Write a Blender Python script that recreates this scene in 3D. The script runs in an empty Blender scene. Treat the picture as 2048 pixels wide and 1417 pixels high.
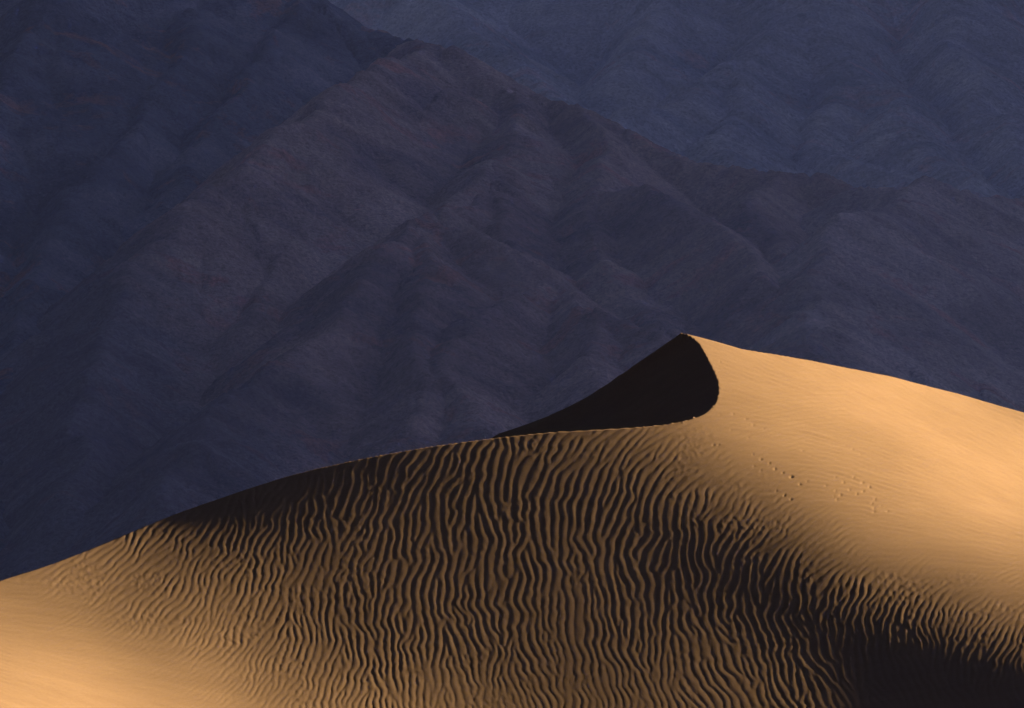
import bpy, math
import numpy as np

# ------------------------------------------------------------------ camera, sky, sun, exposure
FPX, VH, CU = 9743.0, 1185.0, 1024.0      # focal length in photo pixels, horizon row, centre column
CAM_Z = 10.0                               # eye height above the desert floor
SUN_EL, SUN_AZ = math.radians(18), math.radians(60)   # azimuth clockwise from +Y (view direction)
SUND = np.array([math.cos(SUN_EL) * math.sin(SUN_AZ), math.cos(SUN_EL) * math.cos(SUN_AZ), math.sin(SUN_EL)])

scene = bpy.context.scene
col = scene.collection
cd = bpy.data.cameras.new('camera')
cd.sensor_fit = 'HORIZONTAL'; cd.sensor_width = 36.0
cd.lens = 36.0 * FPX / 2048.0
cd.shift_y = (VH - 708.5) / 2048.0
cd.clip_start = 1.0; cd.clip_end = 60000.0
cam = bpy.data.objects.new('camera', cd); col.objects.link(cam)
cam.location = (0, 0, CAM_Z); cam.rotation_euler = (math.pi / 2, 0, 0)
scene.camera = cam

world = bpy.data.worlds.new('World'); scene.world = world; world.use_nodes = True
wn = world.node_tree.nodes; wl = world.node_tree.links
sky = wn.new('ShaderNodeTexSky'); sky.sky_type = 'NISHITA'; sky.sun_disc = False
sky.sun_elevation = SUN_EL; sky.sun_rotation = SUN_AZ; sky.altitude = 600; sky.dust_density = 0.0; sky.ozone_density = 4.0
bg = wn['Background']; bg.inputs['Strength'].default_value = 0.0016
wl.new(sky.outputs[0], bg.inputs['Color'])

sl = bpy.data.lights.new('sun', 'SUN'); sl.energy = 5.0; sl.angle = math.radians(0.5); sl.color = (1.0, 0.765, 0.46)
sun = bpy.data.objects.new('sun', sl); col.objects.link(sun)
from mathutils import Vector
sun.rotation_euler = Vector(SUND).to_track_quat('Z', 'Y').to_euler()

vs = scene.view_settings
vs.view_transform = 'Standard'; vs.look = 'None'; vs.gamma = 1.0; vs.use_curve_mapping = False
vs.exposure = 2.85
scene.cycles.use_denoising = True
scene.cycles.max_bounces = 4; scene.cycles.diffuse_bounces = 3; scene.cycles.volume_bounces = 1

# ------------------------------------------------------------------ helpers
def hash2(ix, iy, seed):
    h = (ix.astype(np.int64) * 374761393 + iy.astype(np.int64) * 668265263 + seed * 1442695041) & 0xFFFFFFFF
    h = ((h ^ (h >> 13)) * 1274126177) & 0xFFFFFFFF
    return (h ^ (h >> 16)) & 0xFFFFFFFF

def perlin(x, y, seed=0):
    x0 = np.floor(x); y0 = np.floor(y); fx = x - x0; fy = y - y0
    ux = fx * fx * fx * (fx * (fx * 6 - 15) + 10); uy = fy * fy * fy * (fy * (fy * 6 - 15) + 10)
    def g(dx, dy):
        a = hash2(x0 + dx, y0 + dy, seed).astype(np.float64) * (2 * math.pi / 4294967296.0)
        return np.cos(a) * (fx - dx) + np.sin(a) * (fy - dy)
    n0 = g(0, 0) * (1 - ux) + g(1, 0) * ux
    n1 = g(0, 1) * (1 - ux) + g(1, 1) * ux
    return (n0 * (1 - uy) + n1 * uy) * 1.5

def fbm(x, y, seed=0, octv=4, gain=0.5):
    s = 0; a = 1.0
    for o in range(octv):
        s = s + a * perlin(x * 2 ** o + 17.3 * o, y * 2 ** o - 9.1 * o, seed + o); a *= gain
    return s

def ridged(x, y, seed=0, octv=4, gain=0.5):
    s = 0; a = 1.0
    for o in range(octv):
        s = s + a * (1 - 2 * np.abs(perlin(x * 2 ** o + 31.7 * o, y * 2 ** o + 5.9 * o, seed + o))); a *= gain
    return s

def sstep(x, a, b):
    t = np.clip((x - a) / (b - a), 0, 1); return t * t * (3 - 2 * t)

def rbf(pts, vals, U, V, reg=0.02, scale=200.0, eps=0.15):
    P = np.array(pts, float) / scale; n = len(P)
    ph = lambda r2: np.sqrt(r2 + eps)
    d2 = ((P[:, None] - P[None]) ** 2).sum(-1)
    A = np.zeros((n + 3, n + 3)); A[:n, :n] = -ph(d2) + reg * np.eye(n)
    A[:n, n] = 1; A[:n, n + 1:] = P; A[n, :n] = 1; A[n + 1:, :n] = P.T
    c = np.linalg.solve(A, np.r_[vals, 0, 0, 0])
    out = c[n] + c[n + 1] * U / scale + c[n + 2] * V / scale
    for i in range(n):
        out = out - c[i] * ph((U / scale - P[i, 0]) ** 2 + (V / scale - P[i, 1]) ** 2)
    return out

def bspline(grid, fi, fj):
    """uniform cubic B-spline through a coefficient grid, at fractional row fi and column fj"""
    nr, nc = grid.shape
    i0 = np.clip(np.floor(fi).astype(int), 0, nr - 2); j0 = np.clip(np.floor(fj).astype(int), 0, nc - 2)
    ti = fi - i0; tj = fj - j0
    def wts(t): return ((1 - t) ** 3 / 6, (3 * t ** 3 - 6 * t ** 2 + 4) / 6, (-3 * t ** 3 + 3 * t ** 2 + 3 * t + 1) / 6, t ** 3 / 6)
    gp = np.pad(grid, 2, mode='reflect', reflect_type='odd')
    wi = wts(ti); wj = wts(tj); out = 0
    for a in range(4):
        for b in range(4):
            out = out + wi[a] * wj[b] * gp[i0 + a + 1, j0 + b + 1]
    return out

def bilinear(grid, fi, fj):
    nr, nc = grid.shape
    fi = np.clip(fi, 0, nr - 1.001); fj = np.clip(fj, 0, nc - 1.001)
    i = fi.astype(int); j = fj.astype(int); a = fi - i; b = fj - j
    return grid[i, j] * (1 - a) * (1 - b) + grid[i + 1, j] * a * (1 - b) + grid[i, j + 1] * (1 - a) * b + grid[i + 1, j + 1] * a * b

def grid_mesh(name, X, Y, Z, mat, label, kind='structure', category=None, fall=None):
    nr, nc = X.shape
    co = np.stack([X, Y, Z], -1).reshape(-1, 3).astype(np.float32)
    idx = np.arange(nr * nc, dtype=np.int32).reshape(nr, nc)
    q = np.stack([idx[:-1, :-1], idx[:-1, 1:], idx[1:, 1:], idx[1:, :-1]], -1).reshape(-1, 4)
    me = bpy.data.meshes.new(name)
    me.vertices.add(len(co)); me.vertices.foreach_set('co', co.ravel())
    me.loops.add(q.size); me.loops.foreach_set('vertex_index', q.ravel())
    me.polygons.add(len(q)); me.polygons.foreach_set('loop_start', np.arange(0, q.size, 4, dtype=np.int32))
    me.polygons.foreach_set('use_smooth', np.ones(len(q), dtype=bool))
    me.update(calc_edges=True)
    if fall is not None:
        at_ = me.attributes.new('fall_line', 'FLOAT2', 'POINT'); at_.data.foreach_set('vector', fall.reshape(-1).astype(np.float32))
    me.materials.append(mat)
    o = bpy.data.objects.new(name, me); col.objects.link(o)
    o['label'] = label; o['kind'] = kind
    if category: o['category'] = category
    return o

def new_mat(name):
    m = bpy.data.materials.new(name); m.use_nodes = True
    nt = m.node_tree; b = nt.nodes['Principled BSDF']
    b.inputs['Roughness'].default_value = 0.95
    b.inputs['Specular IOR Level'].default_value = 0.1
    return m, nt, b

def noise_node(nt, vec, scale, detail=6, rough=0.6, dist=0.0):
    n = nt.nodes.new('ShaderNodeTexNoise'); n.inputs['Scale'].default_value = scale
    n.inputs['Detail'].default_value = detail; n.inputs['Roughness'].default_value = rough
    n.inputs['Distortion'].default_value = dist
    nt.links.new(vec, n.inputs['Vector']); return n.outputs['Fac']

def ramp_node(nt, fac, stops):
    r = nt.nodes.new('ShaderNodeValToRGB'); e = r.color_ramp.elements
    while len(e) < len(stops): e.new(0.5)
    for k, (p, c) in enumerate(stops): e[k].position = p; e[k].color = (*c, 1)
    nt.links.new(fac, r.inputs['Fac']); return r.outputs['Color']

def mix_node(nt, a, b, fac, mode='MIX'):
    m = nt.nodes.new('ShaderNodeMix'); m.data_type = 'RGBA'; m.blend_type = mode
    for s, v in ((m.inputs['Factor'], fac), (m.inputs['A'], a), (m.inputs['B'], b)):
        if hasattr(v, 'is_output'): nt.links.new(v, s)
        elif isinstance(v, (tuple, list)): s.default_value = (*v, 1)
        else: s.default_value = v
    return m.outputs['Result']

def math_node(nt, op, a, b=None):
    m = nt.nodes.new('ShaderNodeMath'); m.operation = op
    for s, v in ((m.inputs[0], a), (m.inputs[1], b)):
        if v is None: continue
        if hasattr(v, 'is_output'): nt.links.new(v, s)
        else: s.default_value = v
    return m.outputs[0]

# ------------------------------------------------------------------ materials
def sand_material():
    m, nt, b = new_mat('dune_sand')
    g = nt.nodes.new('ShaderNodeNewGeometry'); P = g.outputs['Position']
    big = noise_node(nt, P, 0.12, 3, 0.5)
    c1 = ramp_node(nt, big, [(0.3, (0.178, 0.119, 0.071)), (0.7, (0.204, 0.136, 0.082))])
    fine = noise_node(nt, P, 14.0, 4, 0.8)
    c2 = ramp_node(nt, fine, [(0.3, (0.86, 0.85, 0.84)), (0.7, (1.12, 1.12, 1.12))])
    mp = nt.nodes.new('ShaderNodeMapping'); mp.inputs['Rotation'].default_value = (0, 0, 0.5); mp.inputs['Scale'].default_value = (0.25, 1.6, 1.6); nt.links.new(P, mp.inputs['Vector'])
    c3 = ramp_node(nt, noise_node(nt, mp.outputs[0], 1.0, 4, 0.6), [(0.3, (0.93, 0.92, 0.92)), (0.7, (1.05, 1.05, 1.04))])
    nt.links.new(mix_node(nt, mix_node(nt, c1, c2, 1.0, 'MULTIPLY'), c3, 1.0, 'MULTIPLY'), b.inputs['Base Color'])
    gr = noise_node(nt, P, 22.0, 3, 0.7)
    bp = nt.nodes.new('ShaderNodeBump'); bp.inputs['Strength'].default_value = 0.5; bp.inputs['Distance'].default_value = 0.006
    nt.links.new(gr, bp.inputs['Height']); nt.links.new(bp.outputs[0], b.inputs['Normal'])
    b.inputs['Roughness'].default_value = 1.0; b.inputs['Specular IOR Level'].default_value = 0.0
    return m

def rock_material(name, tones, k):
    """tones: dark rock, common slope, pale scree, red outcrop; k: size factor of the mottling"""
    m, nt, b = new_mat(name)
    g = nt.nodes.new('ShaderNodeNewGeometry'); P = g.outputs['Position']
    n1 = noise_node(nt, P, 0.007 / k, 5, 0.6, 0.6)
    c1 = ramp_node(nt, n1, [(0.36, tones[0]), (0.5, tones[1]), (0.62, tones[2])])
    n2 = noise_node(nt, P, 0.011 / k, 6, 0.68, 0.8)
    f2 = ramp_node(nt, n2, [(0.56, (0, 0, 0)), (0.66, (1, 1, 1))])
    c2 = mix_node(nt, c1, tones[3], f2)
    at_ = nt.nodes.new('ShaderNodeAttribute'); at_.attribute_name = 'fall_line'            # scree fans running down the fall line
    mp = nt.nodes.new('ShaderNodeMapping'); mp.inputs['Scale'].default_value = (1 / (20 * k), 1 / (130 * k), 1); nt.links.new(at_.outputs['Vector'], mp.inputs['Vector'])
    st = noise_node(nt, mp.outputs[0], 1.0, 3, 0.55, 0.0)
    c3 = mix_node(nt, c2, ramp_node(nt, st, [(0.36, (0.45, 0.46, 0.5)), (0.5, (1, 1, 1)), (0.66, (1.6, 1.55, 1.5))]), 0.35, 'MULTIPLY')
    n3 = noise_node(nt, P, 0.30 / k, 5, 0.8)
    c4 = mix_node(nt, c3, ramp_node(nt, n3, [(0.32, (0.55, 0.55, 0.57)), (0.5, (1.0, 1.0, 1.0)), (0.7, (1.55, 1.5, 1.45))]), 1.0, 'MULTIPLY')
    vo = nt.nodes.new('ShaderNodeTexVoronoi'); vo.inputs['Scale'].default_value = 0.16 / k; nt.links.new(P, vo.inputs['Vector'])      # scattered boulders and ledges
    vf = ramp_node(nt, vo.outputs['Distance'], [(0.12, (1, 1, 1)), (0.3, (0, 0, 0))])
    sel = math_node(nt, 'MULTIPLY', vf, math_node(nt, 'GREATER_THAN', noise_node(nt, P, 0.03 / k, 4, 0.6), 0.54))
    cc = mix_node(nt, c4, tones[2], math_node(nt, 'MULTIPLY', sel, 0.5))
    # tint west of a slanting line puts darker, bluer shade into the rock colour
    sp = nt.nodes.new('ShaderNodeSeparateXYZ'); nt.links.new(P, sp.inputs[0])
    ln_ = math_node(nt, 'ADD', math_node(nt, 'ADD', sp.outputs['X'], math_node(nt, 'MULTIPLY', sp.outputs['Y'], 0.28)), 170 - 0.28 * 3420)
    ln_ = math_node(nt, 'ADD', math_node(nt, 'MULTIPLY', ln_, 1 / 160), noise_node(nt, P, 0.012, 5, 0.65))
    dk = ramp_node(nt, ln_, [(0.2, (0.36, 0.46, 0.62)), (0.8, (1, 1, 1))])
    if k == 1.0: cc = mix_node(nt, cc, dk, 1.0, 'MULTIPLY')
    nt.links.new(cc, b.inputs['Base Color'])
    bp = nt.nodes.new('ShaderNodeBump'); bp.inputs['Strength'].default_value = 0.9; bp.inputs['Distance'].default_value = 6.0 * k
    nt.links.new(noise_node(nt, P, 0.05 / k, 7, 0.7), bp.inputs['Height']); nt.links.new(bp.outputs[0], b.inputs['Normal'])
    return m

SAND = sand_material()
ROCK = rock_material('mountain_rock', [(0.22, 0.17, 0.18), (0.37, 0.27, 0.24), (0.46, 0.35, 0.31), (0.46, 0.25, 0.21)], 1.0)
ROCK_LEFT = rock_material('shade_toned_rock', [(0.06, 0.075, 0.11), (0.105, 0.125, 0.17), (0.20, 0.21, 0.26), (0.27, 0.16, 0.15)], 1.01)  # dark navy tones put the dimmer light on this mountainside into the colour
ROCK_HILL = rock_material('hill_rock', [(0.18, 0.135, 0.145), (0.32, 0.22, 0.20), (0.44, 0.315, 0.28), (0.42, 0.21, 0.17)], 1.0)
ROCK_RIGHT = rock_material('right_hill_rock', [(0.24, 0.205, 0.21), (0.40, 0.325, 0.31), (0.52, 0.43, 0.41), (0.44, 0.27, 0.24)], 1.0)
ROCK_FAR = rock_material('haze_toned_rock', [(0.38, 0.43, 0.50), (0.52, 0.55, 0.61), (0.66, 0.68, 0.70), (0.60, 0.50, 0.52)], 1.9)  # pale blue of the distant haze mixed into the rock tones
FLOOR = rock_material('desert_floor', [(0.045, 0.038, 0.032), (0.055, 0.046, 0.038), (0.06, 0.05, 0.042), (0.05, 0.042, 0.036)], 1.02)

# ------------------------------------------------------------------ desert floor
gx = np.concatenate([[-30000], np.linspace(-8000, 8000, 81), [30000]]); gy = np.concatenate([[-20000], np.linspace(-1000, 13000, 71), [40000]])
GX, GY = np.meshgrid(gx, gy)
grid_mesh('ground', GX, GY, 0 * GX + 0.6 * perlin(GX / 700, GY / 700, 3) - 1.0, FLOOR, 'flat sandy desert floor below the dune', category='ground')

# ------------------------------------------------------------------ mountains: slopes hung from ridge lines
def at(u, v, Y): return ((u - CU) / FPX * Y, Y, (VH - v) / FPX * Y + CAM_Z)

def terrain(X, Y, ridges, slope, warp, gully, rough, seed):
    """height = highest slope falling away from any ridge line, with gullies running down the fall line"""
    wx = warp * fbm(X / (warp * 8), Y / (warp * 8), seed, 2, 0.4); wy = warp * fbm(X / (warp * 8), Y / (warp * 8), seed + 50, 2, 0.4)
    PX = X + wx; PY = Y + wy
    best = np.full(X.shape, -1e9); second = np.full(X.shape, -1e9); T = np.zeros(X.shape); D = np.zeros(X.shape)
    off = 0.0
    for r in ridges:
        pts = [at(*p) for p in r]
        for (x0, y0, z0), (x1, y1, z1) in zip(pts[:-1], pts[1:]):
            dx, dy = x1 - x0, y1 - y0; ln = math.hypot(dx, dy)
            t = np.clip(((PX - x0) * dx + (PY - y0) * dy) / ln ** 2, 0, 1)
            ox = PX - x0 - t * dx; d = np.hypot(ox, PY - y0 - t * dy)
            rd = 0.4 * warp
            z = z0 + t * (z1 - z0) - slope * (1 + 0.13 - 0.13 * np.tanh(ox / (warp * 2))) * (np.sqrt(d * d + rd * rd) - rd) * (1 - 0.10 * np.minimum(d / 900, 1))
            up = z > best
            second = np.where(up, best, np.maximum(second, z))
            T = np.where(up, off + t * ln, T); D = np.where(up, d, D); best = np.where(up, z, best)
            off += ln
        off += 777.0
    k = warp * 0.9
    h = np.clip(0.5 + 0.5 * (second - best) / k, 0, 1)
    Z = best + h * h * k * 0.25
    Z = Z + 0.35 * warp * fbm(T / (warp * 2.5), 0 * T, seed + 91, 4, 0.6) * np.exp(-D / (warp * 4))       # broken crest lines
    amp = sstep(D, 5, warp * 5)
    Tw = T + warp * 5 * fbm(T / (warp * 22), D / (warp * 40), seed + 5, 2)                              # uneven spacing, gullied in places only
    patch = sstep(fbm(X / (warp * 24), Y / (warp * 24), seed + 3, 2), -0.35, 0.55)
    Z = Z + 1.25 * gully * patch * amp * (ridged(Tw / (warp * 4.6), D / (warp * 18), seed + 7, 2) - 0.55)
    Z = Z + rough * ridged(X / (rough * 14), Y / (rough * 14), seed + 11, 5, 0.55) + 2.2 * rough * fbm(X / (rough * 45), Y / (rough * 45), seed + 23, 3)
    return Z, np.stack([T, D], -1)

def polar_grid(us, ys):
    U, Yg = np.meshgrid(us, ys); return (U - CU) / FPX * Yg, Yg

LEFT = [
 [(-7000, -500, 6800), (-5000, -300, 6200), (-3300, -650, 5800), (-1600, -420, 5500), (-300, -500, 5200), (200, -250, 4950), (450, -80, 4850), (600, 0, 4800), (720, 58, 4750), (850, 95, 4700)],
 [(450, -80, 4850), (380, 60, 4620), (320, 170, 4460), (270, 260, 4330), (200, 350, 4200), (130, 450, 4070), (70, 570, 3900), (20, 720, 3720), (-20, 900, 3500), (-40, 1050, 3250)],
 [(-1600, -420, 5500), (-1300, 50, 4800), (-1100, 420, 4200), (-950, 800, 3700)],
 [(-3300, -650, 5800), (-2900, -100, 5000), (-2500, 350, 4400), (-2200, 750, 3900)],
 [(-5000, -300, 6200), (-4300, 150, 5300), (-3800, 600, 4500)],
 [(-800, -460, 5350), (-620, 20, 4700), (-500, 350, 4300), (-420, 750, 3800)],
 [(200, -250, 4950), (100, -20, 4600), (20, 160, 4400), (-80, 330, 4200), (-140, 560, 3900), (-180, 800, 3600)],
 [(600, 0, 4800), (540, 100, 4600), (470, 190, 4450), (400, 300, 4280), (330, 400, 4120)],
]
CENTRE = [
 [(720, 58, 4850), (850, 95, 4650), (920, 102, 4550), (965, 143, 4550),
  (1010, 172, 4500), (1100, 208, 4450), (1180, 220, 4400), (1250, 263, 4350), (1330, 306, 4300), (1430, 334, 4250), (1560, 349, 4200),
  (1640, 363, 4150), (1760, 385, 4130), (1870, 392, 4150), (2048, 420, 4250), (2250, 330, 4350), (2600, 150, 4500)],
 [(880, 98, 4600), (760, 130, 4420), (660, 190, 4260), (590, 250, 4150), (470, 340, 4000), (360, 430, 3880), (250, 550, 3750), (200, 680, 3600), (170, 850, 3400), (150, 1010, 3200)],
 [(1010, 172, 4500), (1040, 235, 4360), (1022, 300, 4220), (965, 345, 4110), (905, 400, 3990), (860, 450, 3900)],
 [(905, 190, 4400), (820, 260, 4280), (740, 330, 4150), (650, 420, 4000), (560, 540, 3830), (500, 660, 3680)],
 [(1180, 220, 4400), (1215, 300, 4230), (1190, 383, 4080), (1300, 376, 4020), (1370, 420, 3920), (1450, 480, 3800), (1530, 560, 3660), (1590, 660, 3500), (1660, 800, 3300)],
 [(1190, 383, 4080), (1170, 470, 3940), (1230, 560, 3780), (1310, 630, 3640), (1400, 720, 3480)],
 [(1560, 349, 4200), (1500, 400, 4060), (1520, 440, 3960), (1580, 520, 3800)],
]
HILL = [
 [(1022, 300, 4220), (985, 370, 4080), (1000, 440, 3950), (1050, 520, 3850), (1100, 572, 3760), (1200, 622, 3620), (1340, 692, 3470), (1480, 770, 3300), (1600, 880, 3150)],
 [(985, 370, 4080), (905, 425, 3960), (835, 449, 3860), (760, 505, 3740), (700, 590, 3620), (650, 660, 3520), (560, 735, 3420), (450, 805, 3320), (380, 900, 3200), (330, 1010, 3080)],
 [(835, 449, 3860), (920, 455, 3850), (1000, 490, 3800), (1050, 520, 3780)],
 [(835, 449, 3860), (860, 540, 3700), (830, 640, 3560), (850, 760, 3400), (800, 880, 3250), (760, 980, 3120)],
 [(1100, 572, 3760), (1010, 600, 3650), (930, 660, 3540), (900, 760, 3400), (960, 860, 3260), (980, 960, 3130)],
 [(1200, 622, 3620), (1180, 720, 3450), (1220, 850, 3280), (1240, 960, 3140)],
]
RIGHT = [
 [(1700, 380, 4080), (1870, 368, 4050), (1920, 394, 4070), (2048, 398, 4150), (2250, 330, 4300), (2600, 150, 4500)],
 [(1870, 368, 4050), (1800, 402, 3930), (1700, 440, 3800), (1640, 500, 3690), (1620, 580, 3580), (1640, 700, 3430), (1700, 840, 3260)],
 [(1920, 394, 4070), (1880, 480, 3900), (1840, 590, 3720), (1820, 720, 3520), (1860, 870, 3300)],
 [(2048, 398, 4150), (2010, 520, 3950), (1980, 640, 3740), (1990, 780, 3520), (2040, 930, 3300)],
 [(2250, 330, 4300), (2190, 520, 3980), (2150, 700, 3700), (2180, 900, 3400)],
]
def massif(name, us, ys, ridges, pars, mat, label):
    MX, MY = polar_grid(us, ys); MZ, fl = terrain(MX, MY, ridges, *pars)
    grid_mesh(name, MX, MY, np.maximum(MZ, -6 - 0.001 * len(ridges)), mat, label, category='mountain', fall=fl)
def rows(y0, y1, n): return np.concatenate([np.linspace(2500, y0, 20, endpoint=False), y0 * (y1 / y0) ** np.linspace(0, 1, n), np.linspace(y1 + 30, y1 + 900, 16)])
def cols(u0, u1, st, v0, v1): return np.concatenate([np.linspace(v0, u0, int((u0 - v0) / 45) + 4, endpoint=False), np.arange(u0, u1, st), np.linspace(u1, v1, int((v1 - u1) / 45) + 4)])
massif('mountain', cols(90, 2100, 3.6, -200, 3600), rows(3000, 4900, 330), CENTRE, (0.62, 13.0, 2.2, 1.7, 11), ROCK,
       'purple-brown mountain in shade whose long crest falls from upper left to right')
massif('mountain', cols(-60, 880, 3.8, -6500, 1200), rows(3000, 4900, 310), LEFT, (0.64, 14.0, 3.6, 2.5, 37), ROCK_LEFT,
       'craggy mountainside filling the upper left, its shade toned dark navy')
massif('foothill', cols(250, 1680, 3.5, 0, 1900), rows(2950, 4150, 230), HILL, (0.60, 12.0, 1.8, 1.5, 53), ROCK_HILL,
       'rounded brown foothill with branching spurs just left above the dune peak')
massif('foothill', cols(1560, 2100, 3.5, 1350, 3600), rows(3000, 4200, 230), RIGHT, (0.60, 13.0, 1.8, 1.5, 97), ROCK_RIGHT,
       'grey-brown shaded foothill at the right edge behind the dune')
FAR = [
 [(-6500, -300, 11000), (-4500, -650, 10800), (-2500, -450, 10500), (-600, -700, 10200), (300, -620, 10000), (1000, -560, 9800), (1700, -520, 9700), (2500, -650, 9900), (3200, -800, 10200), (4600, -500, 10400), (6500, -700, 10600)],
 [(700, -590, 9900), (760, -300, 9200), (820, -60, 8600), (950, 70, 8200), (1080, 160, 7800), (1160, 230, 7400), (1200, 330, 6900)],
 [(1250, -540, 9800), (1290, -250, 9000), (1330, -20, 8500), (1270, 90, 8150), (1240, 160, 7900)],
 [(1600, -525, 9700), (1650, -220, 8900), (1620, 30, 8250), (1510, 105, 7950), (1400, 180, 7650), (1300, 225, 7400), (1225, 247, 7150), (1180, 330, 6800)],
 [(1620, 30, 8250), (1700, 140, 7900), (1660, 240, 7600), (1640, 290, 7400), (1700, 330, 7150), (1790, 360, 6900), (1850, 420, 6600)],
 [(1700, 140, 7900), (1790, 190, 7700), (1830, 290, 7350), (1920, 360, 7000), (1990, 430, 6600)],
 [(1950, -560, 9750), (1960, -200, 8900), (1900, 20, 8300), (1930, 150, 7900), (2010, 280, 7400), (2080, 380, 7000)],
 [(1510, 105, 7950), (1470, 220, 7500), (1440, 290, 7150), (1480, 360, 6800)],
 [(2400, -640, 9900), (2300, -150, 8800), (2250, 120, 8000), (2280, 330, 7300)],
 [(200, -620, 10000), (300, -250, 9200), (420, 0, 8500), (560, 200, 7700)],
]
ys = np.concatenate([np.linspace(5700, 6500, 20, endpoint=False), 6500 * (8900 / 6500) ** np.linspace(0, 1, 280), np.linspace(8950, 11000, 30)])
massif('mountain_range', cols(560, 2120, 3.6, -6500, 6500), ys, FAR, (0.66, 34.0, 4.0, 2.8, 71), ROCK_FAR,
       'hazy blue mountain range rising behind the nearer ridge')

# added high massif, out of view at the right, shades the slopes from the sun
def px(X, Y, Z): return (X / Y * FPX + CU, VH - (Z - CAM_Z) / Y * FPX, Y)
SHADE_MASSIF = [[px(2500, 3300, 800), px(2700, 4000, 1400), px(2900, 5200, 1750), px(2800, 6200, 1850), px(2800, 7050, 1850), px(2800, 7500, 900), px(2850, 7900, 1500), px(2900, 8500, 2300), px(2800, 9500, 2750), px(2900, 11800, 2700)],  # low pass shaped to let sunlight into the haze before the far range
        [px(2900, 5200, 1750), px(2000, 4900, 1250), px(1300, 4700, 600)], 
        [px(2900, 8600, 2300), px(2100, 8700, 1700), px(1500, 8600, 900)], [px(2700, 4000, 1400), px(3600, 3700, 1200), px(4600, 3500, 700)],
        [px(2800, 9500, 2750), px(4200, 9300, 1800), px(5600, 9000, 900)]]
sx = np.linspace(700, 7500, 190); sy = np.linspace(2300, 12000, 240)
MX, MY = np.meshgrid(sx, sy)
MZ, fl = terrain(MX, MY, SHADE_MASSIF, 0.85, 60.0, 16.0, 8.0, 171)
lim = (MX - (0.108 * MY + 150)) * 1.6           # its foot stays clear of the valley in view
MZ = np.minimum(MZ, lim)
grid_mesh('massif', MX, MY, np.maximum(MZ, -10), ROCK_FAR, 'high massif added out of view on the right to keep the slopes in shade', category='mountain', fall=fl)

# ------------------------------------------------------------------ dune: the windward surface
# how squarely each place of the dune faces the low sun (column, row, cosine); the surface is the smooth one with these facings
FACING = [(1400,690,.30),(1480,720,.33),(1600,745,.37),(1700,748,.39),(1900,803,.35),(2048,850,.35),
(1650,770,.43),(1770,800,.53),(1900,868,.55),(2048,955,.55),(1760,860,.35),(1900,945,.37),(2048,1025,.36),(1500,850,.26),(1600,850,.32),(1700,950,.29),(1900,1000,.36),(2040,1080,.29),
(1450,900,.145),(1500,950,.11),(1600,1000,.12),(1700,1050,.15),(1800,1080,.19),(1900,1100,.19),
(1350,870,.085),(1250,870,.05),(1100,880,.03),(1000,900,.022),(1500,1020,.045),(1600,1060,.05),(1700,1110,.085),(1800,1140,.085),(1900,1160,.09),(2040,1200,.10),
(1700,1160,.03),(1800,1200,.025),(1900,1230,.025),(2040,1280,.015),(1700,1250,-.012),(1850,1300,-.024),(2048,1380,-.042),(1700,1400,-.008),(1600,1250,-.012),(1500,1350,.010),(1550,1400,.009),(1600,1350,0),(1650,1400,-.003),(1900,1417,-.033),
(1500,1150,-.008),(1400,1100,-.003),(1350,1050,.002),(1550,1200,-.010),(1300,1000,.015),(1450,1250,.006),(1450,1400,.012),(1200,1100,.01),(1000,1100,.01),(800,1000,.008),(800,1200,.01),(1000,1350,.015),(1200,1400,.015),
(600,1000,.001),(500,975,-.011),(420,1010,-.006),(650,950,-.002),(750,920,.004),(700,1000,.008),(900,900,.015),(550,1060,.008),(400,1060,.012),(300,1080,.04),(250,1090,.06),(150,1130,.10),(50,1160,.12),
(0,1200,.17),(0,1300,.25),(0,1400,.36),(100,1380,.35),(200,1417,.36),(200,1200,.105),(300,1250,.10),(400,1350,.18),(350,1300,.13),(600,1400,.10),(720,1400,.07),(500,1200,.05),(600,1200,.025),(600,1300,.045),(700,1300,.025),(400,1150,.045),(500,1300,.065),(300,1350,.19),(900,1417,.045)]
FACE_GAIN, FACE_OFF = 1.2, 0.0110
BRINK = [(-500,1345),(-300,1272),(-100,1199),(0,1162),(96,1131),(200,1091),(280,1057),(360,1025),(440,997),(520,970),(600,946),(700,923),(800,904),(900,888),
 (1013,874),(1091,866),(1173,861),(1259,856),(1327,850),(1385,838),(1411,827),(1426,815),(1433,804),(1437,790),(1437,765),(1429,745),(1416,719),(1400,690),(1380,672),(1363,666)]
SKYLINE = [(1363,666),(1410,681),(1459,694),(1543,708),(1608,719),(1725,742),(1790,755),(1855,772),(1919,788),(1984,808),(2048,826),(2300,900),(2600,1000)]

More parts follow.
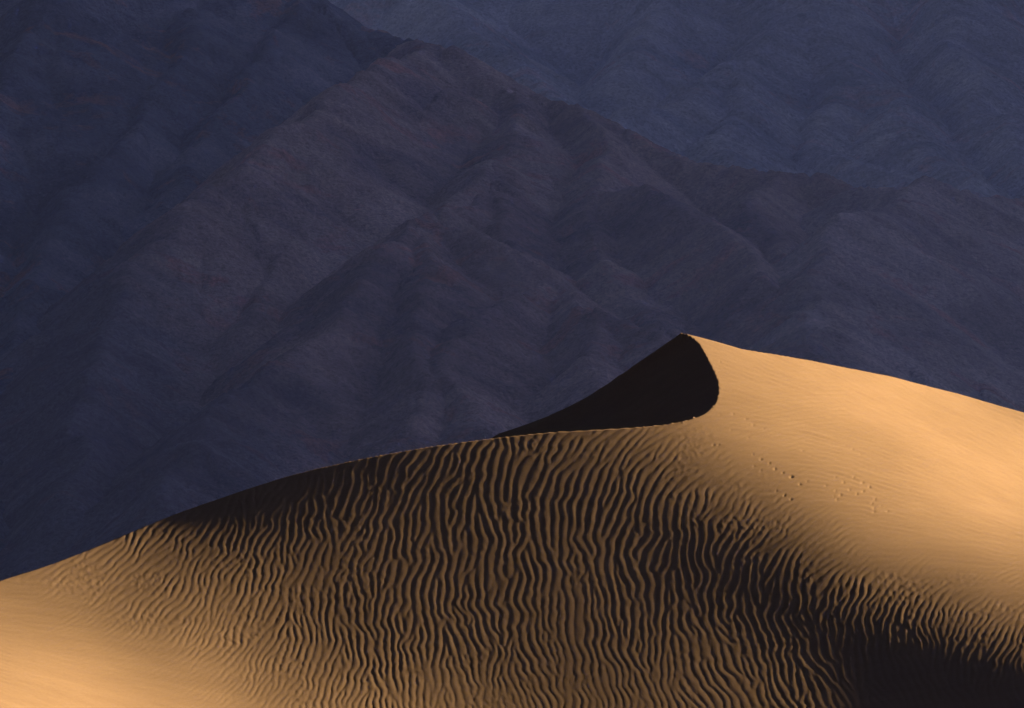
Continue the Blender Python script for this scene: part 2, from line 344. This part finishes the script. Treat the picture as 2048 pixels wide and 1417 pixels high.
def solve_surface(st=50.0, lam=0.02, lamp=0.02, iters=16, cg=700):
    """log-depth of the windward surface over (column, row), by Gauss-Newton with conjugate gradients"""
    US = np.arange(-500, 2601, st); VS = np.arange(550, 1676, st * 0.75)
    U, V = np.meshgrid(US, VS); nr, nc = U.shape; hu = st / FPX; hv = st * 0.75 / FPX
    I = np.clip(rbf([p[:2] for p in FACING], [FACE_GAIN * p[2] + FACE_OFF for p in FACING], U, V), -0.16, 0.68)
    crest = np.interp(US, [-500,0,400,800,1000,1180,1300,1365,1436,1600,1750,1900,2048,2600], [1330,1165,1005,905,878,860,850,668,680,715,750,790,825,1000])
    wt = ((V > crest[None] - 15) & (V < 1460)) * np.where((U < -60) | (U > 2110), 0.0, 1.0)
    cen = lambda A: 0.25 * (A[1:, 1:] + A[1:, :-1] + A[:-1, 1:] + A[:-1, :-1])
    Ic, wc = cen(I), cen(wt)
    dp = lambda w: (w[1:, 1:] - w[1:, :-1] + w[:-1, 1:] - w[:-1, :-1]) / (2 * hu)
    dq = lambda w: (w[:-1, 1:] + w[:-1, :-1] - w[1:, 1:] - w[1:, :-1]) / (2 * hv)
    def adj(gp, gq):
        g = np.zeros((nr, nc)); gp = gp / (2 * hu); gq = gq / (2 * hv)
        g[1:, 1:] += gp - gq; g[1:, :-1] += -gp - gq; g[:-1, 1:] += gp + gq; g[:-1, :-1] += -gp + gq
        return g
    def smooth(w):
        g = np.zeros((nr, nc))
        d = (w[:, :-2] - 2 * w[:, 1:-1] + w[:, 2:]) / hu ** 2; g[:, :-2] += d; g[:, 1:-1] -= 2 * d; g[:, 2:] += d
        d = (w[:-2] - 2 * w[1:-1] + w[2:]) * (hu / hv) ** 2 / hv ** 2; g[:-2] += d; g[1:-1] -= 2 * d; g[2:] += d
        d = 2 * (w[1:, 1:] - w[1:, :-1] - w[:-1, 1:] + w[:-1, :-1]) / hv ** 2
        g[1:, 1:] += d; g[1:, :-1] -= d; g[:-1, 1:] -= d; g[:-1, :-1] += d
        return g * lam ** 2
    q0 = np.interp(US, [-500, 0, 300, 800, 1300, 1600, 2100, 2600], [3, 2.6, 2.2, 2.0, 2.2, 3.0, 3.4, 3.4])
    w = np.log(185.0) + q0[None] * ((VH - VS) / FPX - (VH - 1417) / FPX)[:, None]; w0 = w.copy(); pw = lamp ** 2
    for it in range(iters):
        p, q = dp(w), dq(w)
        N = np.sqrt(1 + p * p + q * q); num = p * SUND[0] - SUND[1] + q * SUND[2]
        res = (num / N - Ic) * wc
        cp = wc * (SUND[0] / N - num * p / N ** 3); cq = wc * (SUND[2] / N - num * q / N ** 3)
        ex = np.maximum(0, np.sqrt(1 + p * p) / 0.61 - q) * 0.25; on = (ex > 0) * 0.25
        lp = on * p / (0.61 * np.sqrt(1 + p * p)); lq = -on
        ex2 = np.maximum(0, q - 8.0) * 0.1; on2 = (ex2 > 0) * 0.1
        def A(x):
            xp, xq = dp(x), dq(x); r = cp * xp + cq * xq; r2 = lp * xp + lq * xq
            return adj(cp * r + lp * r2, cq * r + lq * r2 + on2 * on2 * xq) + smooth(x) + pw * x
        r = -(adj(cp * res + lp * ex, cq * res + lq * ex + on2 * ex2) + smooth(w) + pw * (w - w0))
        x = np.zeros_like(w); d = r.copy(); rr = (r * r).sum(); r0 = rr
        for k in range(cg):
            Ad = A(d); al = rr / (d * Ad).sum(); x += al * d; r -= al * Ad
            n2 = (r * r).sum(); d = r + n2 / rr * d; rr = n2
            if rr < 1e-10 * r0: break
        w = w + x * min(1.0, 1.0 / np.abs(dq(x)).max())
    return w

WS = solve_surface()
def depth(u, v): return np.exp(bspline(WS, (np.asarray(v, float) - 550) / 37.5, (np.asarray(u, float) + 500) / 50.0))

# ------------------------------------------------------------------ dune: brink and slip face
def resample(pts, step):
    P = np.array(pts, float); out = []
    Pp = np.vstack([2 * P[0] - P[1], P, 2 * P[-1] - P[-2]])
    for i in range(1, len(Pp) - 2):
        a, b, c, d = Pp[i - 1:i + 3]; n = max(1, int(np.hypot(*(c - b)) / step))
        for k in range(n):
            t = k / n
            out.append(0.5 * (2 * b + (c - a) * t + (2 * a - 5 * b + 4 * c - d) * t * t + (3 * b - a - 3 * c + d) * t ** 3))
    out.append(P[-1]); return np.array(out)

def on_surface(P):
    y = depth(P[:, 0], P[:, 1]); return np.stack([(P[:, 0] - CU) / FPX * y, y, (VH - P[:, 1]) / FPX * y], -1)
EDGE_LEE = on_surface(resample(BRINK, 12.0)); EDGE_SKY = on_surface(resample(SKYLINE, 40.0))
PEAK = EDGE_LEE[-1]
EDGE_LEE = np.vstack([EDGE_LEE, PEAK + [0.5, 14, 0.0], PEAK + [3.0, 80, 0.0]])          # the crest runs on behind the peak
TURN = int(np.argmax(EDGE_LEE[:, 0] > 6.0))
TIP_ARC = float(np.hypot(*np.diff(EDGE_LEE[:-2, :2], axis=0).T).sum())
EDGE_SKY = np.vstack([PEAK + [-60, -8, 14], EDGE_SKY])

def lee_drop(d): return 0.22 * d + 0.46 * np.where(d < 3.5, d, 3.5 + 3.3 * (1 - np.exp(-np.maximum(d - 3.5, 0) / 3.3))) + 0.30 * np.maximum(d - 8.3, 0)
def back_drop(d): return 0.22 * d + 0.02 * d * d / (1 + d * 0.1)
def nearest(E, X, Y, drop):
    """signed distance to an edge line in plan (positive to its left), surface falling away from it, arc length of the nearest point"""
    ex_, ey_, ez_ = E.T; top = np.full(X.shape, -1e9)
    best = np.full(X.shape, 1e9); sg = np.ones(X.shape); arc = np.zeros(X.shape)
    dx, dy = np.diff(ex_), np.diff(ey_); ln = np.hypot(dx, dy); nx, ny = -dy / ln, dx / ln
    vnx = np.r_[nx[0], nx[:-1] + nx[1:], nx[-1]]; vny = np.r_[ny[0], ny[:-1] + ny[1:], ny[-1]]; s0 = np.r_[0, np.cumsum(ln)]
    for i in range(len(dx)):
        t = np.clip(((X - ex_[i]) * dx[i] + (Y - ey_[i]) * dy[i]) / ln[i] ** 2, 0, 1)
        ox = X - ex_[i] - t * dx[i]; oy = Y - ey_[i] - t * dy[i]; d = np.hypot(ox, oy)
        top = np.maximum(top, ez_[i] + t * (ez_[i + 1] - ez_[i]) - drop(d))
        k = np.where(d < best)[0]; tk = t[k]
        nnx = np.where(tk <= 0, vnx[i], np.where(tk >= 1, vnx[i + 1], nx[i])); nny = np.where(tk <= 0, vny[i], np.where(tk >= 1, vny[i + 1], ny[i]))
        best[k] = d[k]; arc[k] = s0[i] + tk * ln[i]
        sg[k] = np.where(ox[k] * nnx + oy[k] * nny >= 0, 1.0, -1.0)
    return best * sg, top, arc

def slip_surface(X, Y):
    sd, _, arc = nearest(EDGE_LEE, X, Y, lee_drop)
    _, S, _ = nearest(EDGE_LEE[:TURN], X, Y, lee_drop)                      # behind the long front crest
    up = EDGE_LEE[TURN:]                                                    # the bowl below the peak dips straight to the left
    S = np.maximum(S, np.interp(Y, up[:, 1], up[:, 2]) - lee_drop(np.maximum(np.interp(Y, up[:, 1], up[:, 0]) - X, 0)))
    sd = sd + (0.015 + 0.17 * sstep(arc, TIP_ARC - 17.0, TIP_ARC - 11.0)) * perlin(arc / 0.26, 0 * arc, 5) + 0.03 * perlin(arc / 1.1, 0 * arc, 6) - 0.05 * sstep(arc, TIP_ARC - 4.0, TIP_ARC - 0.5)
    d = np.maximum(sd, 0); lee = sd > 0
    S = S + sstep(d, 0.3, 2.0) * (0.05 * perlin(arc / 0.9, d / 9, 8) + 0.04 * perlin(arc / 0.35, d / 6, 9))
    S = np.where(lee, S, 1e6)
    sd, B, arc = nearest(EDGE_SKY, X, Y, back_drop)
    return lee, np.minimum(S, np.where(sd > 0, B, 1e6))

# ------------------------------------------------------------------ dune: wind ripples
ORI = [(1000,1000,85,26),(1100,930,65,24),(1250,900,45,18),(1350,900,35,17),(1450,930,25,16),(1550,980,22,14),(1560,1040,42,17),(1650,1050,20,14),(1700,1085,22,14),(1450,1000,52,18),(1400,950,42,18),(1700,1020,-2,10),(1900,1050,-10,8),(1700,900,-8,8),(1550,800,-7,8),
(1900,950,-15,8),(2000,850,-20,8),(1500,1080,60,20),(1600,1100,50,20),(1700,1150,55,19),(1800,1200,60,18),(1900,1230,60,18),(2000,1260,55,18),(1900,1150,25,14),(2000,1180,20,14),
(1750,1290,98,20),(1800,1350,108,20),(1500,1250,103,22),(1450,1350,110,21),(1600,1350,113,21),(1400,1150,95,24),(1300,1100,86,24),(1300,1000,75,24),(1200,1250,95,20),(1050,1330,107,19),
(1200,1400,100,19),(900,1250,88,20),(800,1100,78,22),(850,1000,70,23),(700,1000,75,22),(750,1350,95,19),(600,1100,80,20),(600,1250,85,20),(500,1200,68,20),(400,1150,58,18),(300,1130,48,17),
(200,1130,38,15),(300,1250,50,16),(400,1300,45,15),(500,1350,50,16),(600,1390,62,17),(700,1390,78,18),(100,1180,22,12),(100,1250,5,9),(150,1350,-8,8),(0,1300,-8,8),(450,1080,65,18),
(900,920,62,24),(800,950,62,22),(1000,900,65,24),(300,1400,0,8),(1600,750,-12,8),(2048,1050,-15,8),(2000,1380,108,20),(1430,760,-10,8)]
AMPL = [(1000,1000,.46),(1200,900,.62),(1350,890,.85),(1450,930,.95),(1550,1000,.95),(1500,880,.9),(1650,1000,.8),(1700,1060,.8),(1800,1090,.8),(1900,1110,.8),(1700,900,4.2),(1550,800,4),
(1800,950,4),(1900,950,3.4),(2000,850,3),(2000,1000,3.8),(1500,1080,.68),(1600,1100,.8),(1700,1150,.95),(1800,1180,.95),(1900,1170,.9),(2040,1200,.8),(1900,1250,.8),(2040,1290,.8),(1850,1350,.6),(2000,1400,.6),
(1500,1300,.5),(1200,1200,.44),(1000,1400,.5),(800,1100,.46),(600,1100,.5),(400,1080,.62),(250,1120,.95),(100,1160,.9),(0,1180,.8),(150,1230,.85),(50,1270,1.0),(0,1330,2.8),(100,1400,2.5),(250,1330,.6),
(400,1300,.9),(300,1250,.95),(500,1380,.8),(400,1400,.5),(620,1400,.8),(750,1390,.8),(500,1250,.8),(1480,720,2.6),(480,990,.75)]
GS, GU0, GV0 = 2.0, -310.0, 630.0
GNU, GNV = 1350, 450
def ripple_field():
    rng = np.random.default_rng(21)
    gu = GU0 + GS * np.arange(GNU); gv = GV0 + GS * np.arange(GNV)
    cu_ = gu[::12]; cv_ = gv[::12]; CUg, CVg = np.meshgrid(cu_, cv_)
    cl = lambda f, lo, hi: np.clip(f, lo, hi)
    tau_c = cl(rbf([p[:2] for p in ORI], [p[2] for p in ORI], CUg, CVg, reg=0.05), -28, 116)
    lam_c = np.exp(cl(rbf([p[:2] for p in ORI], [math.log(p[3] * (0.79 if p[3] > 12 else 0.97)) for p in ORI], CUg, CVg, reg=0.05), math.log(6.6), math.log(26.5)))
    amp_c = cl(rbf([p[:2] for p in AMPL], [p[2] for p in AMPL], CUg, CVg, reg=0.05), 0.04, 4.3)
    I, J = np.meshgrid(np.arange(GNV) / 12.0, np.arange(GNU) / 12.0, indexing='ij')
    tau = bilinear(tau_c, I, J); lam = bilinear(lam_c, I, J); amp = bilinear(amp_c, I, J)
    U, V = np.meshgrid(gu, gv)
    tau = tau + 24 * fbm(U / 75, V / 100, 31, 3) * sstep(lam, 8, 13)
    noise = np.fft.fft2(rng.standard_normal((GNV, GNU)))
    fx = np.fft.fftfreq(GNU, GS)[None]; fy = np.fft.fftfreq(GNV, GS)[:, None]       # cycles per photo pixel, rows downwards
    taus = np.arange(-36, 127, 13.5); lams = np.array([6.5, 9.3, 13.3, 19.0, 27.0])
    ti = np.clip((tau - taus[0]) / 13.5, 0, len(taus) - 1.001); li = np.interp(np.log(lam), np.log(lams), np.arange(len(lams)))
    R = np.hypot(fx, fy) + 1e-9
    bank = []
    for a, t in enumerate(taus):
        wa = np.maximum(0, 1 - np.abs(ti - a))
        if wa.max() == 0: continue
        nu = math.radians(t - 90)                    # across-crest direction; rows run down, so the sine flips
        kx, ky = math.cos(nu), -math.sin(nu)
        ang = np.arctan2(fy * kx - fx * ky, fx * kx + fy * ky)
        for b, l in enumerate(lams):
            wb = wa * np.maximum(0, 1 - np.abs(li - b))
            if (wb > 0.02).mean() < 2e-4: continue
            H = np.exp(-0.5 * (np.log(R * l) / 0.24) ** 2 - 0.5 * (ang / 0.35) ** 2)
            bank.append((wb.astype(np.float32), (H / math.sqrt((H ** 2).mean())).astype(np.float32)))
    F0 = noise
    for it in range(RIP_ITER):                       # the crests settle into longer, fewer-forked lines with each pass
        T = np.zeros((GNV, GNU), complex)
        for wb, H in bank: T += wb * np.fft.ifft2(F0 * H)
        T = T / math.sqrt((np.abs(T) ** 2).mean())
        if it < RIP_ITER - 1: F0 = np.fft.fft2(T / np.sqrt(np.abs(T) ** 2 + 0.05))
    wob = (0.8 + 0.3 * fbm(U / 120, V / 120, 77, 3)) * (0.9 + 0.4 * fbm(U / 26, V / 55, 79, 2))
    lump = fbm(U / 9, V / 9, 41, 3) * 0.005 * np.minimum(amp, 1) * sstep(lam, 8, 14) * (0.3 + 1.3 * sstep(fbm(U / 110, V / 60, 43, 2), 0.05, 0.55))
    return T, amp * wob * lam * 0.0215 * (1.6 - 0.45 * sstep(lam, 8, 10.5)), lump, lam
RIP_ITER = 3
RIP_T, RIP_A, LUMP, RIP_L = ripple_field()
RIP_H = 0.059
def ripple_height(fi, fj):
    T = bilinear(RIP_T, fi, fj)
    ph = (np.angle(T) / (2 * math.pi)) % 1.0; mag = np.abs(T); s = 0.48
    x = np.where(ph < s, ph / s, (1 - ph) / (1 - s))
    prof = 1 - (1 - x) ** 1.7          # rounded crest, steep flanks into a narrow trough
    return (prof - 0.6) * sstep(mag, 0.0, 0.7) * (0.8 + 0.2 * np.minimum(mag, 1.6)) * bilinear(RIP_A, fi, fj)

FOOT = [(1522,919,1),(1539,927,1.1),(1550,938,1.2),(1566,946,1.1),(1583,954,1.7),(1600,969,1.1),(1614,963,.7),(1506,909,.8),(1508,933,.6),(1522,941,.6),(1506,850,.9),(1527,858,1),(1497,876,.7),
(1492,838,.9),(1466,828,1),(1462,860,.7),(1440,830,.6),(1427,890,.8),(1437,890,.7),(1623,912,.7),(1605,902,.8),(1611,883,.5),(1691,892,.8),(1705,899,.8),(1721,909,.7),(1671,955,.9),(1687,965,1),(1652,972,.9),(1671,982,.9),
(1699,980,1),(1725,965,1),(1739,974,1.3),(1726,983,1),(1714,988,1.1),(1681,990,1),(1668,993,.7),(1674,1000,.8),(1750,999,1),(1744,1007,.8),(1748,1017,.9),(1748,1024,.8),(1762,1012,.7),(1775,1023,.8),
(1707,955,.9),(1569,991,1.2),(1582,999,1.1),(1553,982,.9),(1490,758,.5),(1520,763,.5),(1440,724,.6),(1453,733,.5),(1750,938,.5),(1735,936,.5),(1930,850,.5),(1935,853,.4)]
def footprints(U, V):
    h = np.zeros(U.shape); rng = np.random.default_rng(4)
    for u, v, k in FOOT:
        ju = np.searchsorted(U[0], [u - 25, u + 25]); jv = np.searchsorted(-V[:, 0], [-(v + 25), -(v - 25)])
        sl_ = (slice(jv[0], jv[1]), slice(ju[0], ju[1])); du = U[sl_] - u; dv = V[sl_] - v
        an = rng.uniform(-0.6, 0.3); c, s = math.cos(an), math.sin(an); k2 = math.sqrt(k) * rng.uniform(0.7, 1.2); a = (du * c + dv * s) / (2.5 * k2); b = (-du * s + dv * c) / (1.6 * k2)
        r2 = a * a + b * b
        h[sl_] += -0.030 * k * np.exp(-r2)
    return h

lu = np.concatenate([np.arange(-500, -300, 10.), np.arange(-300, -60, 4.), np.arange(-60, 2110, 1.7), np.arange(2110, 2350, 4.), np.arange(2350, 2601, 10.)])
lv = np.concatenate([np.arange(1670, 1450, -7.), np.arange(1450, 640, -1.75), np.arange(640, 570, -7.)])
LU, LV = np.meshgrid(lu, lv)
DY = depth(LU, LV); DX = (LU - CU) / FPX * DY; DZ = (VH - LV) / FPX * DY
fi, fj = (LV - GV0) / GS, (LU - GU0) / GS
kink = 6.0 * fbm(LU / 130, LV / 42, 61, 3, 0.55) * sstep(bilinear(RIP_L, fi, fj), 8, 13)      # bends that neighbouring crests share
fj = fj + kink / GS
edge = sstep(LU, -300, -200) * sstep(-LU, -2350, -2250) * sstep(-LV, -1520, -1460)
DZ = DZ + edge * (RIP_H * ripple_height(fi, fj) + bilinear(LUMP, fi, fj)) + footprints(LU, LV)
# rows continuing behind the crest
nb = 46; ext = 1.0 + 0.055 * np.arange(nb); ext = np.cumsum(ext)
BY = DY[-1][None] + ext[:, None]; BX = ((lu - CU) / FPX)[None] * BY
AX = np.vstack([DX, BX]); AY = np.vstack([DY, BY]); AW = np.vstack([DZ, np.full(BX.shape, 1e6)])
SZ = np.full(AX.shape, 1e6)
bl = np.array(BRINK[:20] + SKYLINE[3:], float)
front = depth(bl[:, 0], bl[:, 1])
near = AY > np.interp(lu, bl[:, 0], front)[None] - 2.0
lee, SZ[near] = slip_surface(AX[near], AY[near]); AW[near] = np.where(lee, 1e6, AW[near])
AZ = np.minimum(AW, SZ) + CAM_Z
# the feet of the dune run down under the desert floor on every side
AX = np.hstack([AX[:, :1] - 30, AX[:, :1] - 12, AX, AX[:, -1:] + 12, AX[:, -1:] + 30]); AY = np.hstack([AY[:, :1], AY[:, :1], AY, AY[:, -1:], AY[:, -1:]])
z0 = AZ[:, :1]; z1 = AZ[:, -1:]
AZ = np.hstack([np.minimum(z0 - 14, -4), np.minimum(z0 - 5, z0), AZ, np.minimum(z1 - 5, z1), np.minimum(z1 - 14, -4)])
f1 = AZ[:1]; AX = np.vstack([AX[:1], AX]); AY = np.vstack([AY[:1] - 12, AY]); AZ = np.vstack([np.minimum(f1 - 5, -4), AZ])
AZ = np.maximum(AZ, -5)
grid_mesh('sand_dune', AX, AY, AZ, SAND, 'golden wind-rippled sand dune with a dark slip face below its peak', category='sand dune')

# ------------------------------------------------------------------ air
def haze(density, colour, aniso):
    x0, x1, y0, y1, z0, z1 = -9000, 9000, -300, 12500, -12, 3200
    v = [(x, y, z) for z in (z0, z1) for y in (y0, y1) for x in (x0, x1)]
    f = [(0, 2, 3, 1), (4, 5, 7, 6), (0, 1, 5, 4), (2, 6, 7, 3), (0, 4, 6, 2), (1, 3, 7, 5)]
    me = bpy.data.meshes.new('haze'); me.from_pydata(v, [], f); me.update()
    m = bpy.data.materials.new('haze_air'); m.use_nodes = True; nt = m.node_tree
    nt.nodes.remove(nt.nodes['Principled BSDF'])
    pv = nt.nodes.new('ShaderNodeVolumePrincipled')
    pv.inputs['Color'].default_value = (*colour, 1); pv.inputs['Density'].default_value = density; pv.inputs['Anisotropy'].default_value = aniso
    nt.links.new(pv.outputs[0], nt.nodes['Material Output'].inputs['Volume'])
    me.materials.append(m)
    o = bpy.data.objects.new('haze', me); col.objects.link(o)
    o['label'] = 'thin blue haze in the air before the mountains'; o['kind'] = 'stuff'; o['category'] = 'haze'
haze(1.9e-5, (0.25, 0.345, 0.98), 0.7)
